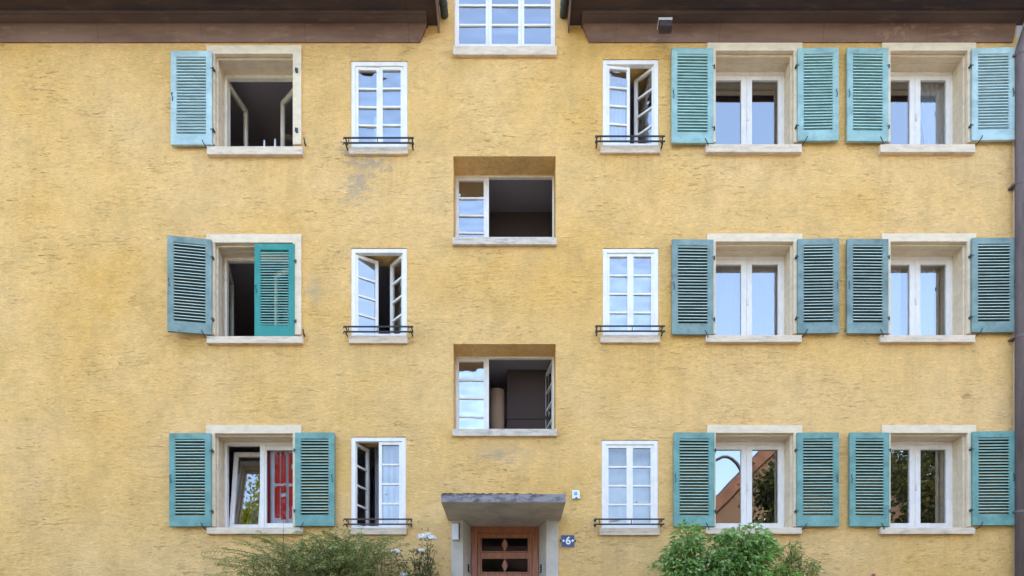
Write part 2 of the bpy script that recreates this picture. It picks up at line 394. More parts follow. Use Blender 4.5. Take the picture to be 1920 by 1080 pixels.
# --- windows with shutters
def sash(win, x0, x1, z0, z1, y, th, sl, sr, sb_, st_, nbar=0, bar=.028, ang=0.0, hinge='L', m=M_WHITE, g=M_GLASS, tilt=0.0):
    hx = x0 if hinge == 'L' else x1
    sgn = 1 if hinge == 'L' else -1
    Mt = Matrix.Translation((hx, y, 0)) @ Matrix.Rotation(R(ang)*sgn, 4, 'Z') @ Matrix.Translation((-hx, -y, 0))
    if tilt: Mt = Matrix.Translation((0, y, z0)) @ Matrix.Rotation(R(-tilt), 4, 'X') @ Matrix.Translation((0, -y, -z0))
    mb = MB().ring(x0, x1, z0, z1, sl, sr, sb_, st_, y, y+th, Mt)
    gz0, gz1 = z0+sb_, z1-st_
    for i in range(nbar):
        zc = gz0 + (gz1-gz0)*(i+1)/(nbar+1)
        mb.box(x0+sl+.0005, x1-sr-.0005, y+.006, y+th-.006, zc-bar/2, zc+bar/2, Mt)
    o = mb.build('sash', m, win)
    gm = MB()
    k = nbar+1
    for i in range(k):                      # every light sits in the putty a touch differently
        a = gz0 + (gz1-gz0)*i/k + (bar/2 if i else 0); b = gz0 + (gz1-gz0)*(i+1)/k - (bar/2 if i < k-1 else 0)
        t1, t2 = (random.uniform(-.0015,.0015) for _ in range(2))
        yy = y+th*.55
        gm.add([(x0+sl,yy+t1,a),(x1-sr,yy-t1,a),(x1-sr,yy-t1+t2,b),(x0+sl,yy+t1+t2,b)], [(0,1,2,3)], Mt)
    gm.build('pane', g, win, fix=False)
    return o
def surround(a, b, ht, hb, st_, sb):
    x0, x1, xi0, xi1 = X(a), X(b), X(a+16), X(b-16); zt, zi, zs = Z(ht), Z(hb), Z(st_)
    mb = MB()
    def arch(l, r, top, il, ir, it, y0, y1):           # a three-sided frame standing on the sill
        A = [(l,zs),(l,top),(r,top),(r,zs),(ir,zs),(ir,it),(il,it),(il,zs)]
        v = [(x,y0,z) for x,z in A]+[(x,y1,z) for x,z in A]
        f = [(0,1,6,7),(1,2,5,6),(2,3,4,5),(8,15,14,9),(9,14,13,10),(10,13,12,11)]
        f += [(i,8+i,8+(i+1)%8,(i+1)%8) for i in range(8)]
        mb.add(v, f)
    arch(x0, x1, zt, xi0, xi1, zi, -.03, -.0005)                            # architrave face
    L = LIN-.002
    arch(xi0-L, xi1+L, zi+L, xi0, xi1, zi, .0, .025)
    arch(xi0-L, xi1+L, zi+L, xi0-.014, xi1+.014, zi+.014, .025, .045)        # shadow groove
    arch(xi0-L, xi1+L, zi+L, xi0+.022, xi1-.022, zi-.022, .045, .080)        # bead
    arch(xi0-L, xi1+L, zi+L, xi0+.004, xi1-.004, zi-.004, .080, .18)
    arch(xi0-L, xi1+L, zi+L, xi0+.012, xi1-.012, zi-.012, .18, .195)
    arch(xi0-L, xi1+L, zi+L, xi0+.002, xi1-.002, zi-.002, .195, .40)
    return mb
def sill(win, x0, x1, zt, zb, p, y1, m=M_SILL):
    # slightly weathered (sloping) top
    mb = MB().prism([(-p,zb),(-p,zt-.008),(y1,zt),(y1,zb)], x0, x1, 'x')
    return mb.build('sill', m, win, bevel=.006)
def shutter(x0, x1, z0, z1, p, hinge, key, face=1, yaw=0.0, hook=True, lab=None, nsl=25, y_back=None):
    """p = how far the leaf's front stands off the facade; face 1: inner side shown (folded back), -1: outer side"""
    th = .040; y0 = -p; y1 = y0+th
    hx = x0 if hinge == 'L' else x1
    Mt = Matrix.Translation((hx, y1, 0)) @ Matrix.Rotation(R(yaw)*(-1 if hinge == 'L' else 1), 4, 'Z') @ Matrix.Translation((-hx, -y1, 0))
    st_, tp, bt = .088, .092, .165
    o = MB().ring(x0, x1, z0, z1, st_, st_, bt, tp, y0, y1, Mt)
    # beading round the louvre field
    o.ring(x0+st_+.0005, x1-st_-.0005, z0+bt+.0005, z1-tp-.0005, .006, .006, .006, .006, y0+.004, y1-.004, Mt)
    o = o.build('shutter', M_SH[key], BLD, bevel=.003)
    if lab: o['label'] = lab
    sl = MB(); a, b = z0+bt+.012, z1-tp-.012; pitch = (b-a)/nsl
    for i in range(nsl):
        zc = a + pitch*(i+.5) + random.uniform(-.0012,.0012)
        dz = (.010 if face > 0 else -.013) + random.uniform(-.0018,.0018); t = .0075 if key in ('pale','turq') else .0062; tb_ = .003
        yA, yB = y0+.003, y1-.003
        tw = random.uniform(-.0012,.0012)
        for (xa, xb) in ((x0+st_+.004, x1-st_-.004),):
            i0 = len(sl.mi)
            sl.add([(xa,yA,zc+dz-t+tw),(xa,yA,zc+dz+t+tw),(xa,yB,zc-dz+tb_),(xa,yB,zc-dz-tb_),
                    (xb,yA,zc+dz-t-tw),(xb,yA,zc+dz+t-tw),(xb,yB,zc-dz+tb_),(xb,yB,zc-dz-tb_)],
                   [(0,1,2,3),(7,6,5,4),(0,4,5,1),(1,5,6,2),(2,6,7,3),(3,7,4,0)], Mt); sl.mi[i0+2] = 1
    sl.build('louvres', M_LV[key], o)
    for fz in (.165, .815):
        zc = z0+(z1-z0)*fz; s = -1 if hinge == 'L' else 1
        h = MB().tube([Mt@Vector((hx+s*.018, y0+.012, zc-.028)), Mt@Vector((hx+s*.018, y0+.012, zc+.028))], .009, 8)
        h.box(min(hx+s*.02,hx-s*.022), max(hx+s*.02,hx-s*.022), y0-.003, y0+.006, zc-.008, zc+.008, Mt)
        h.box(hx+s*.012, hx+s*.03, y0+.012, -.012, zc-.012, zc+.012)
        h.build('hinge', M_HINGE, o)
    fx = x1-.03 if hinge == 'L' else x0+.03
    zc = (z0+z1)/2+.02
    MB().tube([Mt@Vector((fx,y0-.004,zc+.06)), Mt@Vector((fx-.012,y0-.02,zc+.02)), Mt@Vector((fx+.006,y0-.014,zc-.03)), Mt@Vector((fx-.004,y0-.003,zc-.07))], .006, 6).build('latch', M_HINGE, o)
    if hook:
        s = 1 if hinge == 'L' else -1; bx = hx + s*.12
        MB().tube([(bx-s*.03, -.003, z0-.035), (bx-s*.03, y0-.02, z0-.04), (bx, y0-.03, z0+.01), (bx+s*.02, y0-.028, z0+.05)], .007, 6).build('holdback', M_IRON, o)
    return o
wins = []
YF = .325
for i, (a,b,ht,hb,st_,sb) in enumerate(sh_windows):
    win = surround(a,b,ht,hb,st_,sb).build('window', M_STONE, BLD, bevel=.004); wins.append(win)
    if i == 0: win['label'] = 'window with both sashes swung open and only one shutter'
    if i == 1: win['label'] = 'open window half covered by a closed bright teal shutter'
    sill(win, X(a-1, .07), X(b+1, .07), Z(st_, .07), Z(sb, .07), .07, .42)
    xi0, xi1, zi = X(a+16)+.002, X(b-16)-.002, Z(hb)-.002
    zb = Z(st_, .07)-.001
    fw = .040
    MB().ring(xi0+.002, xi1-.002, zb, zi-.002, fw, fw, .075, .05, YF, YF+.07).build('window_frame', M_WHITEOLD if i in (0,1) else M_WHITE, win)
    cx = (xi0+xi1)/2; A = dict(th=.05, sb_=.085, st_=.07, g=M_GLASS)
    z0, z1 = zb+.07, zi-.047
    ys = YF+.012
    if i == 0:
        sash(win, xi0+.04, cx, z0, z1, YF+.06, sl=.05, sr=.05, ang=80, hinge='L', m=M_WHITEOLD, **A)
        sash(win, cx, xi1-.04, z0, z1, YF+.06, sl=.05, sr=.05, ang=42, hinge='R', m=M_WHITEOLD, **A)
    elif i == 1:
        sash(win, xi0+.04, cx, z0, z1, YF+.06, sl=.05, sr=.05, ang=104, hinge='L', m=M_WHITEOLD, **A)
        sash(win, cx, xi1-.04, z0, z1, YF+.06, sl=.05, sr=.05, ang=30, hinge='R', m=M_WHITEOLD, **A)
    elif i == 2:
        MB().box(cx-.035, cx+.035, YF+.002, YF+.068, zb+.0755, zi-.0525).build('mullion', M_WHITE, win)
        sash(win, xi0+.04, cx-.036, z0+.008, z1, ys+.062, sl=.07, sr=.06, tilt=9, **A); A['g'] = M_CLEAR
        sash(win, cx+.036, xi1-.041, z0+.006, z1-.006, ys, sl=.03, sr=.065, **A)
    else:
        sash(win, xi0+.041, cx-.002, z0+.006, z1-.006, ys, sl=.055, sr=.085, **A)
        sash(win, cx+.002, xi1-.041, z0+.006, z1-.006, ys, sl=.085, sr=.055, **A)
        MB().tube([(cx+.012, ys-.002, (z0+z1)/2-.06), (cx+.012, ys-.02, (z0+z1)/2-.05), (cx+.006, ys-.022, (z0+z1)/2+.04)], .008, 6).build('handle', M_WHITEOLD, win)

def shut_px(x0, x1, y0, y1, p, hinge, key, **kw):
    return shutter(X(x0,p), X(x1,p), Z(y1,p), Z(y0,p), p, hinge, key, **kw)
P = .079
shut_px(320, 397, 95, 271, P, 'R', 'pale', lab='single pale blue shutter of the open upper window')
shut_px(318, 396, 449, 627, P, 'R', 'grey', yaw=9, lab='grey shutter standing away from the wall')
shut_px(477, 552, 457, 630, .045, 'R', 'new', face=-1, hook=False, nsl=28, lab='closed bright teal shutter in front of the open window')
shut_px(317, 395, 812, 987, P, 'R', 'teal'); shut_px(553, 627, 811, 986, P, 'L', 'teal')
for (x0,x1,y0,y1,h,k) in ((1259,1338,90,268,'R','turq'),(1496,1572,90,264,'L','turq'),(1588,1666,90,265,'R','turq'),(1823,1902,90,263,'L','pale'),
                          (1260,1338,449,627,'R','grey'),(1496,1573,448,625,'L','grey'),(1588,1666,448,625,'R','grey'),(1823,1905,446,623,'L','grey'),
                          (1263,1340,811,987,'R','teal'),(1495,1573,811,987,'L','teal'),(1593,1668,811,987,'R','teal'),(1824,1903,809,985,'L','teal')):
    shut_px(x0,x1,y0,y1,P,h,k, yaw=random.uniform(.4,1.6))
# keepers left on the wall where shutters are missing or closed
for px, py in ((573,272),(571,629)):
    MB().tube([(X(px),.0,Z(py)),(X(px),-.05,Z(py)-.005)], .014, 8).tube([(X(px)-.01,-.05,Z(py)+.07),(X(px)+.015,-.055,Z(py)-.05)], .011, 6).build('shutter_keeper', M_RUST, BLD)
for py in (136, 248):
    MB().box(X(556), X(560), -.05, -.03, Z(py)-.035, Z(py)+.03).tube([(X(556),-.045,Z(py)-.02),(X(556),-.045,Z(py)+.03)], .012, 8).build('hinge_pin', M_HINGE, BLD)

# --- narrow casements with guard bars
YN = .010
for i, (a,b,t,s_,sb) in enumerate(narrow):
    x0, x1 = X(a)+.001, X(b)-.001; zt = Z(t)-.001; zb = Z(s_)
    win = MB().ring(x0, x1, zb-.03, zt-.004, .066, .066, .055, .062, YN, YN+.08).build('window', M_WHITE, BLD, bevel=.004)
    sill(win, X(a-4,.05), X(b+(1 if i < 3 else 3),.05), Z(s_,.05), Z(sb,.05), .05, .0-.0005)
    MB().prism([(0,Z(sb)+.002),(0,zb-.012),(.2,zb-.004),(.2,Z(sb)+.002)], x0, x1, 'x').build('sill_back', M_SILL, win)
    cx = (x0+x1)/2; z0, z1 = zb+.012, zt-.069
    ang = [(1.5,0),(30,47),(66,0),(5,44),(0,0),(0,0)][i]
    K = dict(th=.045, sb_=.06, st_=.045, nbar=3, g=M_OLDGLASS)
    if i == 2 or i == 5:
        K['g'] = M_LOWGLASS
    sash(win, x0+.062, cx, z0, z1, YN+.016, sl=.048, sr=.048, ang=ang[0], hinge='L', **{k:v for k,v in K.items() if k != 'sl'})
    sash(win, cx+.001, x1-.062, z0, z1, YN+.016, sl=.048, sr=.048, ang=ang[1], hinge='R', **{k:v for k,v in K.items() if k != 'sl'})
    # guard: two flat bars on split brackets
    gp = .13; zc1, zc2 = Z(s_-15.5, gp), Z(s_-6, gp); gx0, gx1 = X(a-14, gp), X(b+12, gp)
    g = MB()
    for zc in (zc1, zc2):
        g.box(gx0, gx1, -gp-.006, -gp+.006, zc-.011, zc+.011)
        for gx in (gx0+.03, gx1-.03):
            g.tube([(gx,-gp+.004,zc),(gx,.01,zc)], .011, 6)
            g.tube([(gx-.02,-gp-.004,zc-.012),(gx-.035,-gp-.01,zc-.03)], .007, 6)
    for gx in (gx0+.08, gx1-.08): g.box(gx-.006, gx+.006, -gp-.009, -gp-.0065, zc2-.01, zc1+.01)
    g.box(cx-.006, cx+.006, -gp-.009, -gp-.0065, zc2-.01, zc1+.01)
    g.build('guard_rail', M_RUST if i == 2 else M_IRON, BLD)

# --- stair windows: three lights in a deep plastered recess
YS = .385
for i, (a,b,t,s_,sb) in enumerate(stair):
    x0, x1 = X(a)+.001, X(b)-.001; zt = Z(t)-.001; zb = Z(s_)
    ys = YS if i else .10
    win = MB().ring(x0, x1, zb-.04, zt, .028, .028, .05, .03, ys, ys+.06).build('window', M_WHITEOLD if i else M_WHITE, BLD, bevel=.003)
    p = .06
    sill(win, X(a-2,p), X(b+2,p), Z(s_-1,p), Z(sb,p), p, -.0005, M_STAIRSILL if i else M_SILL)
    MB().prism([(0,Z(sb)+.002),(0,zb-.016),(ys+.05,zb-.003),(ys+.05,Z(sb)+.002)], x0, x1, 'x').build('sill_back', M_STAIRSILL if i else M_SILL, win)
    wl = (x1-x0-.05)/3; z0, z1 = zb+.008, zt-.028
    K = dict(th=.045, sb_=.05, st_=.045, nbar=3, g=M_OLDGLASS, m=M_WHITE)
    if i == 0:
        K['sb_'] = .125
        for k in range(3):
            sash(win, x0+.025+wl*k+(.003 if k else 0), x0+.025+wl*(k+1), z0, z1, ys+.008, sl=.045, sr=.045, hinge='L', **K)
    else:
        sash(win, x0+.025, x0+.025+wl, z0, z1, ys+.008, sl=.03, sr=.085, hinge='L', ang=1, **K)
        if i == 2: sash(win, x1-.025-wl, x1-.03, z0, z1, ys+.055, sl=.045, sr=.045, hinge='R', ang=80, **K)

# --- eaves
def Zf(px_): return EYE + px_ / S          # height above the eye in facade pixels
exL0, exL1 = XL-.3, X(823,.0); exR0, exR1 = X(1066), XR+.35
# end edges, measured on the wall plane
def eaves(x0, x1, c0, c1):
    pr = [(-.0005,Zf(1219),.10),(-.02,Zf(1219),.10),(-.075,Zf(1243),0),(-.075,Zf(1247),0),(-.0005,Zf(1247),0)]
    L_ = c0 > X(900); R_ = c1 < X(900)
    MB().add([(c0+(k if L_ else 0),y,z) for y,z,k in pr]+[(c1-(k if R_ else 0),y,z) for y,z,k in pr], [(4,3,2,1,0),(5,6,7,8,9)]+[(i,(i+1)%5,5+(i+1)%5,5+i) for i in range(5)]).build('cornice', M_FRIEZE, BLD)
    MB().prism([(-.0005,Zf(1247)),(-.21,Zf(1247)),(-.21,Zf(1250)),(-.23,Zf(1252)),(-.0005,Zf(1252))], c0-.02, c1+.02, 'x').build('cornice_fillet', M_FILLET, BLD)
    so = MB()
    for k, (q0, q1) in enumerate(((.0005,.255),(.258,.40),(.403,.545))): so.box(x0, x1, -q1, -q0, Zf(1252)+(.003 if k else .001), Zf(1260))
    so.build('soffit', M_SOFFIT, BLD)
    MB().box(x0, x1, -.575, -.548, Zf(1246), Zf(1274)).build('fascia', M_FRIEZE, BLD)
    pts = []
    for k in range(13):
        an = math.pi*k/12; pts.append((-.645+.065*math.cos(an), Zf(1266)-.065*math.sin(an)))
    for k in range(12, -1, -1):
        an = math.pi*k/12; pts.append((-.645+.06*math.cos(an), Zf(1266)-.06*math.sin(an)))
    MB().prism(pts, x0, x1, 'x').build('gutter', M_ZINC, BLD)
eaves(exL0, X(822), exL0, X(800))
eaves(X(1067), exR1-.2, X(1092), X(1898))
# barge ends of the eaves and the short gutters against the stair bay
for (xa, xb) in ((X(822)+.001, X(824.5)), (X(1064.5), X(1067)-.001)):
    MB().prism([(-.0005,Zf(1238)),(-.58,Zf(1245)),(-.58,Zf(1276)),(-.0005,Zf(1276))], xa, xb, 'x').build('barge_board', M_FRIEZE, BLD)
for xc in (X(833.5), X(1056.5)):
    z = Zf(1270)
    g = MB().tube([(xc,-.01,z),(xc,-.8,z)], .062, 16)
    g.tube([(xc,-.18,z),(xc,-.20,z)], .067, 16).tube([(xc,-.48,z),(xc,-.50,z)], .067, 16)
    g.build('bay_gutter', M_ZINC, BLD, smooth=True)
# roof
rt = MB(); e = Zf(1262)
M_TILE = painted('clay_roof_tiles', (.09,.055,.045), .35, .85, (3,3,3), ((.16,.09,.06), .5))
def slab(mb, pts, t=.12):
    v = [Vector(p) for p in pts]; n = (v[1]-v[0]).cross(v[2]-v[0]).normalized()*t
    if n.z < 0: n = -n
    k = len(v); mb.add(v+[p+n for p in v], [tuple(range(k))[::-1], tuple(range(k,2*k))]+[(i,(i+1)%k,k+(i+1)%k,k+i) for i in range(k)])
ridge = 17.0
slab(rt, [(XL-.3,-.58,e),(X(822),-.58,e),(X(822),5.4,ridge),(XL-.3,5.4,ridge)])
slab(rt, [(X(1067),-.58,e),(XR+.35,-.58,e),(XR+.35,5.4,ridge),(X(1067),5.4,ridge)])
slab(rt, [(X(822),.7,e+1.2),(X(1067),.7,e+1.2),(X(1067),5.4,ridge),(X(822),5.4,ridge)])
slab(rt, [(XL-.3,11.4,e),(XR+.35,11.4,e),(XR+.35,5.41,ridge),(XL-.3,5.41,ridge)])
rt.build('roof', M_TILE, BLD)
MB().add([(XL,0.3,ZT),(XL,10.9,ZT),(XL,5.4,ridge)], [(0,1,2)]).add([(XR,0.3,ZT),(XR,10.9,ZT),(XR,5.4,ridge)], [(0,1,2)]).build('gable', M_WALL, BLD)
MB().box(X(790), X(1100), -.35, 5, Z(-230)+.003, Z(-245)).build('bay_roof', M_ZINC, BLD)
MB().box(X(790), X(790)+.3, WT+.003, 4, ZT, Z(-230)).box(X(1100)-.3, X(1100), WT+.003, 4, ZT, Z(-230)).build('bay_wall', M_WALL, BLD)

# --- downpipe at the right-hand corner
dp = MB(); px0 = X(1912.5,.12)
dp.tube([(px0,-.12,GZ),(px0,-.12,Z(95,.12)),(px0+.02,-.15,Z(78,.15)),(px0+.10,-.40,Z(20,.15)),(px0+.13,-.6,Z(5,.15))], .068, 18)
dpo = dp.build('downpipe', M_PIPE, BLD, smooth=True)
for py in (103, 345, 632, 960):
    MB().tube([(px0,-.12,Z(py,.12)-.02),(px0,-.12,Z(py,.12)+.02)], .076, 18).box(px0-.1, px0+.0, -.125, .0, Z(py,.12)-.012, Z(py,.12)+.012).build('pipe_bracket', M_PIPE, dpo)
MB().tube([(X(1900),-.02,GZ),(X(1900),-.02,Z(98)),(X(1903),-.06,Z(80)),(X(1909),-.2,Z(52)),(X(1917),-.5,Z(22)),(X(1920),-.6,Z(10))], .013, 8).build('lightning_conductor', mat('cream_coated_cable', (.6,.52,.42), .6), BLD, smooth=True)

# --- entrance
canopy = MB(); cp = 1.0
cz0, cz1 = Z(942,cp), Z(926,cp)
canopy.box(X(827,cp), X(1061,cp), -cp, -.0008, cz0, cz1)
co = canopy.build('canopy', [M_CONC, M_CONCU], BLD, bevel=.008)
for p_ in co.data.polygons:
    if p_.normal.z < -.9: p_.material_index = 1
ms = MB()
for k in range(150):
    x = X(827,cp)+.02+abs(random.gauss(0,.6)); y = -cp+.012+random.random()**2*.12
    if x > X(1040,cp): continue
    r = random.uniform(.008,.024)
    ms.add([(x-r*1.6,y-r,cz1),(x+r*1.6,y-r,cz1),(x+r,y+r,cz1),(x-r,y+r,cz1),(x,y,cz1+r*.8)], [(0,1,4),(1,2,4),(2,3,4),(3,0,4)])
ms.build('moss', mat('dark_dry_moss', (.06,.045,.02), 1), co)
# portal: splayed stone jambs
DD = .42
zt = DZ+.0
for (xo, xf, xb) in ((DX0+.001, X(868), X(881)), (DX1-.001, X(1024), X(1011))):
    MB().prism([(xo,-.02),(xf,-.02),(xb,DD),(xo,DD)], GZ-.1, cz0-.001, 'z').build('portal_jamb', M_PORTAL, BLD, bevel=.006)
MB().box(DX0, DX1, .001, DD+.05, cz0-.0, DZ+.1).build('portal_lintel', M_CONCU, BLD)
ddx0, ddx1, dzt = X(881), X(1011), cz0-.001
door = MB().ring(ddx0-.002, ddx1+.002, GZ, dzt, .10, .10, .05, .10, DD-.05, DD+.03).build('door', M_WOOD, BLD, bevel=.004)
dl = MB(); lx0, lx1, lz1 = ddx0+.101, ddx1-.101, dzt-.101; lz0 = GZ+.055
YD = DD-.02
pitch_ = .335; ph = .245
nz_ = 5; tops = [lz1-.065-k*pitch_ for k in range(nz_)]
lw = .052
dl.box(lx0, lx0+lw, YD, YD+.05, lz0, lz1); dl.box(lx1-lw, lx1, YD, YD+.05, lz0, lz1)
zz = lz1
for t_ in tops:
    dl.box(lx0+lw+.0003, lx1-lw-.0003, YD+.0005, YD+.05, t_, zz); zz = t_-ph
dl.box(lx0+lw+.0003, lx1-lw-.0003, YD+.0005, YD+.05, lz0, zz)
leaf = dl.build('door_leaf', M_WOOD, door, bevel=.004)
mo = MB(); pn = MB(); di = None
for t_ in tops:
    mo.ring(lx0+lw+.001, lx1-lw-.001, t_-ph+.001, t_-.001, .015, .015, .015, .015, YD-.012, YD+.03)
    pn.add([(lx0+lw,YD+.02,t_-ph),(lx1-lw,YD+.02,t_-ph),(lx1-lw,YD+.02,t_),(lx0+lw,YD+.02,t_)], [(0,1,2,3)])
    cxx = (lx0+lx1)/2; zc = t_-ph/2
    MB().prism([(cxx-.05,zc),(cxx,zc-ph/2+.012),(cxx+.05,zc),(cxx,zc+ph/2-.012)], YD-.004, YD+.018, 'y').build('door_diamond', M_WOOD, door)
mo.build('door_moulding', M_WOOD, door); pn.build('door_pane', M_CLEAR, door, fix=False)
MB().tube([(lx1-.03,YD-.05,GZ+1.02),(lx1-.15,YD-.05,GZ+1.02)], .011, 8).tube([(lx1-.035,YD,GZ+1.02),(lx1-.035,YD-.05,GZ+1.02)], .011, 8).build('door_handle', M_IRON, door)

# ------------------------------------------------------------ small things on the facade
wl_ = empty('wall_lamp', (X(854), -.02, Z(1012)), 'narrow white box lamp on the left stone jamb of the entrance', 'wall lamp')
MB().box(X(848,.1), X(860,.1), -.10, -.045, Z(1012,.1), Z(981,.1)).build('lamp_shade', mat('frosted_white_lamp_shade', (.66,.63,.66), .4), wl_, bevel=.01)
MB().box(X(849,.1), X(861,.1), -.0445, -.0205, Z(1010,.1), Z(979,.1)).build('back_plate', M_HINGE, wl_)
sn_ = empty('sensor_box', (X(1079), 0, Z(937)), 'small square white box with a round grey lens beside the canopy', 'sensor')
MB().box(X(1072.5), X(1086.5), -.045, -.0005, Z(936.5), Z(920.5)).build('housing', mat('white_plastic', (.75,.78,.76), .4), sn_, bevel=.008)
MB().tube([(X(1079),-.046,Z(927)),(X(1079),-.058,Z(927.5))], .032, 16, r1=.022).build('lens', mat('grey_blue_lens', (.35,.48,.50), .3), sn_)
MB().tube([(X(1080),-.046,Z(935)),(X(1080),-.056,Z(935.5))], .014, 10).build('indicator', M_IRON, sn_)
hn = empty('house_number_sign', (X(1064), 0, Z(1025)), 'small blue enamel plate with white number 6 beside the door', 'house number')
M_BLUE = mat('blue_enamel', (.012,.025,.11), .25, 0, .5); M_ENW = mat('white_enamel', (.8,.8,.82), .3)
MB().box(X(1053), X(1076), -.022, -.004, Z(1025), Z(1004.5)).build('plate', M_BLUE, hn, bevel=.004)
MB().ring(X(1052.2), X(1076.8), Z(1025.8), Z(1003.7), .01, .01, .01, .01, -.020, -.002).build('plate_rim', mat('pale_blue_enamel_rim', (.16,.2,.32), .4), hn)
def text(s, x, z, y, size, m, name, parent, bold=0):
    cu = bpy.data.curves.new(name, 'FONT'); cu.body = s; cu.size = size; cu.align_x = 'CENTER'; cu.align_y = 'CENTER'; cu.extrude = .002; cu.offset = bold
    t = bpy.data.objects.new('tmp', cu); COL.objects.link(t)
    dg = bpy.context.evaluated_depsgraph_get(); dg.update(); me = bpy.data.meshes.new_from_object(t.evaluated_get(dg))
    bpy.data.objects.remove(t)
    o = bpy.data.objects.new(name, me); COL.objects.link(o); me.materials.clear(); me.materials.append(m)
    o.data.transform(Matrix.Translation((x, y, z)) @ Matrix.Rotation(R(90), 4, 'X'))
    o.parent = parent; o.matrix_parent_inverse = Matrix.Translation(-parent.location)
    return o
text('6', X(1065), Z(1015), -.0265, .165, M_ENW, 'digit', hn, .004)
for px in (1056.5, 1073.5):
    c = (X(px), Z(1014.5)); r = .022
    MB().prism([(c[0]-r,c[1]),(c[0],c[1]-r),(c[0]+r,c[1]),(c[0],c[1]+r)], -.026, -.0225, 'y').build('screw_boss', M_ENW, hn)
for px in (1051.0, 1078.0): MB().box(X(px)-.012, X(px)+.012, -.02, -.001, Z(1014.5)-.015, Z(1014.5)+.015).build('fixing_lug', M_IRON, hn)
for (px, dx, lab) in ((876.5, 1, 'small black bell panel with white buttons on the left entrance reveal'), (1015.5, -1, 'small black letter slots on the right entrance reveal')):
    yb = .27
    # the splayed reveal face at this depth
    f0, f1 = (X(868), X(881)) if dx == 1 else (X(1024), X(1011))
    xw = f0+(f1-f0)*(yb+.02)/(DD+.02)
    b_ = empty('doorbell', (xw, yb, Z(1070)), lab, 'doorbell')
    Mr = Matrix.Translation((xw, yb, 0)) @ Matrix.Rotation(-math.atan2(f1-f0, DD+.02), 4, 'Z')
    MB().box(0 if dx > 0 else -.014, .014 if dx > 0 else 0, -.05, .05, Z(1073,-yb), Z(1059,-yb), Mr).build('bell_panel', M_IRON, b_)
    bb = MB()
    for k in range(3):
        zc = Z(1061.5+4.3*k, -yb); bb.box(.0145 if dx > 0 else -.018, .018 if dx > 0 else -.0145, -.01, .04, zc-.008, zc+.008, Mr)
    bb.build('bell_button', M_ENW, b_)
fl_ = empty('floodlight', (X(1245), -.12, Z(64)), 'small dark floodlight hanging under the brown eaves', 'floodlight')
fp = .33
Mf = Matrix.Translation((X(1247,fp), -fp, Z(50,fp))) @ Matrix.Rotation(R(-25), 4, 'X')
MB().box(-.095,.095,-.06,.05,-.10,.07, Mf).build('housing', M_SOFFIT, fl_, bevel=.015)
MB().box(-.10,.10,-.066,-.061,.075-.03,.08, Mf).box(-.105,.105,-.075,.06,.071,.085, Mf).build('visor', mat('pale_visor', (.55,.50,.47), .5), fl_)
MB().box(-.02,.02,-.02,.02,.086,.20, Mf).build('bracket', M_IRON, fl_)

# ------------------------------------------------------------ curtains, banner, things on sills
def drape(name, pts_x, z0, z1, y, amp, m, label, group=None, pinch=None, waves=5.0, cat='curtain'):
    x0, x1 = pts_x; nx, nzz = 60, 24; mb = MB(); v = []; f = []
    for j in range(nzz+1):
        tz = j/nzz; z = z0+(z1-z0)*tz
        xa, xb = x0, x1
        if pinch: xa = x0+(x1-x0)*pinch(tz)
        for i in range(nx+1):
            t = i/nx
            v.append((xa+(xb-xa)*t, y+amp*math.sin(t*waves*2*math.pi+.6*math.sin(tz*3))*(0.7+.3*math.sin(7*t)), z))
    for j in range(nzz):
        for i in range(nx):
            a = j*(nx+1)+i; f.append((a,a+1,a+nx+2,a+nx+1))
    mb.add(v, f)
    o = mb.build(name, m, smooth=True, loc=((x0+x1)/2, y, z0), fix=False)
    return tag(o, label, cat, group)
yc = .47
drape('net_curtain', (X(1752), X(1822)), Z(290), Z(92), yc, .025, M_NETD, 'white net curtain swept aside behind the top right shuttered window', pinch=lambda t: .0 if t > .75 else .35*(1-t/.75)**.6, waves=6)
drape('net_curtain', (X(1672), X(1722)), Z(650), Z(448), yc, .02, M_NET, 'pale sheer curtain behind the left sash of the middle right window', waves=3)
drape('net_curtain', (X(1748), X(1788)), Z(650), Z(448), yc, .02, M_NET, 'pale sheer curtain behind the right sash of the middle right window', waves=3)
drape('net_curtain', (X(1334), X(1495)), Z(650), Z(448), yc, .015, M_SHEER, 'smooth sheer curtain behind the middle window above the right green bush', waves=8)
drape('net_curtain', (X(712), X(756)), Z(1000), Z(815), .32, .015, M_SHEER, 'grey sheer curtain behind the closed sash of the bottom left narrow window', waves=4)
drape('net_curtain', (X(690), X(711)), Z(1000), Z(815), .52, .03, M_SHEER, 'gathered grey curtain beside the open sash of the bottom left narrow window', waves=2.5)
drape('net_curtain', (X(856), X(914)), Z(815), Z(660), .62, .02, M_NET, 'white curtain behind the closed sash of the lower stair window', waves=2.5)
drape('net_curtain', (X(694), X(708)), Z(285), Z(190), .28, .01, M_NET, 'narrow strip of white curtain in the top left narrow window', waves=2)
for (a,b,py0,py1,lab) in ((1140,1226,640,470,'white curtain across the closed middle narrow window right of the entrance'),(1138,1226,1000,830,'white curtain across the closed bottom narrow window right of the entrance'),(1140,1180,283,120,'white curtain behind the left sash of the top narrow window right of the entrance')):
    drape('net_curtain', (X(a), X(b)), Z(py0), Z(py1), .40, .012, M_NET, lab, waves=5)
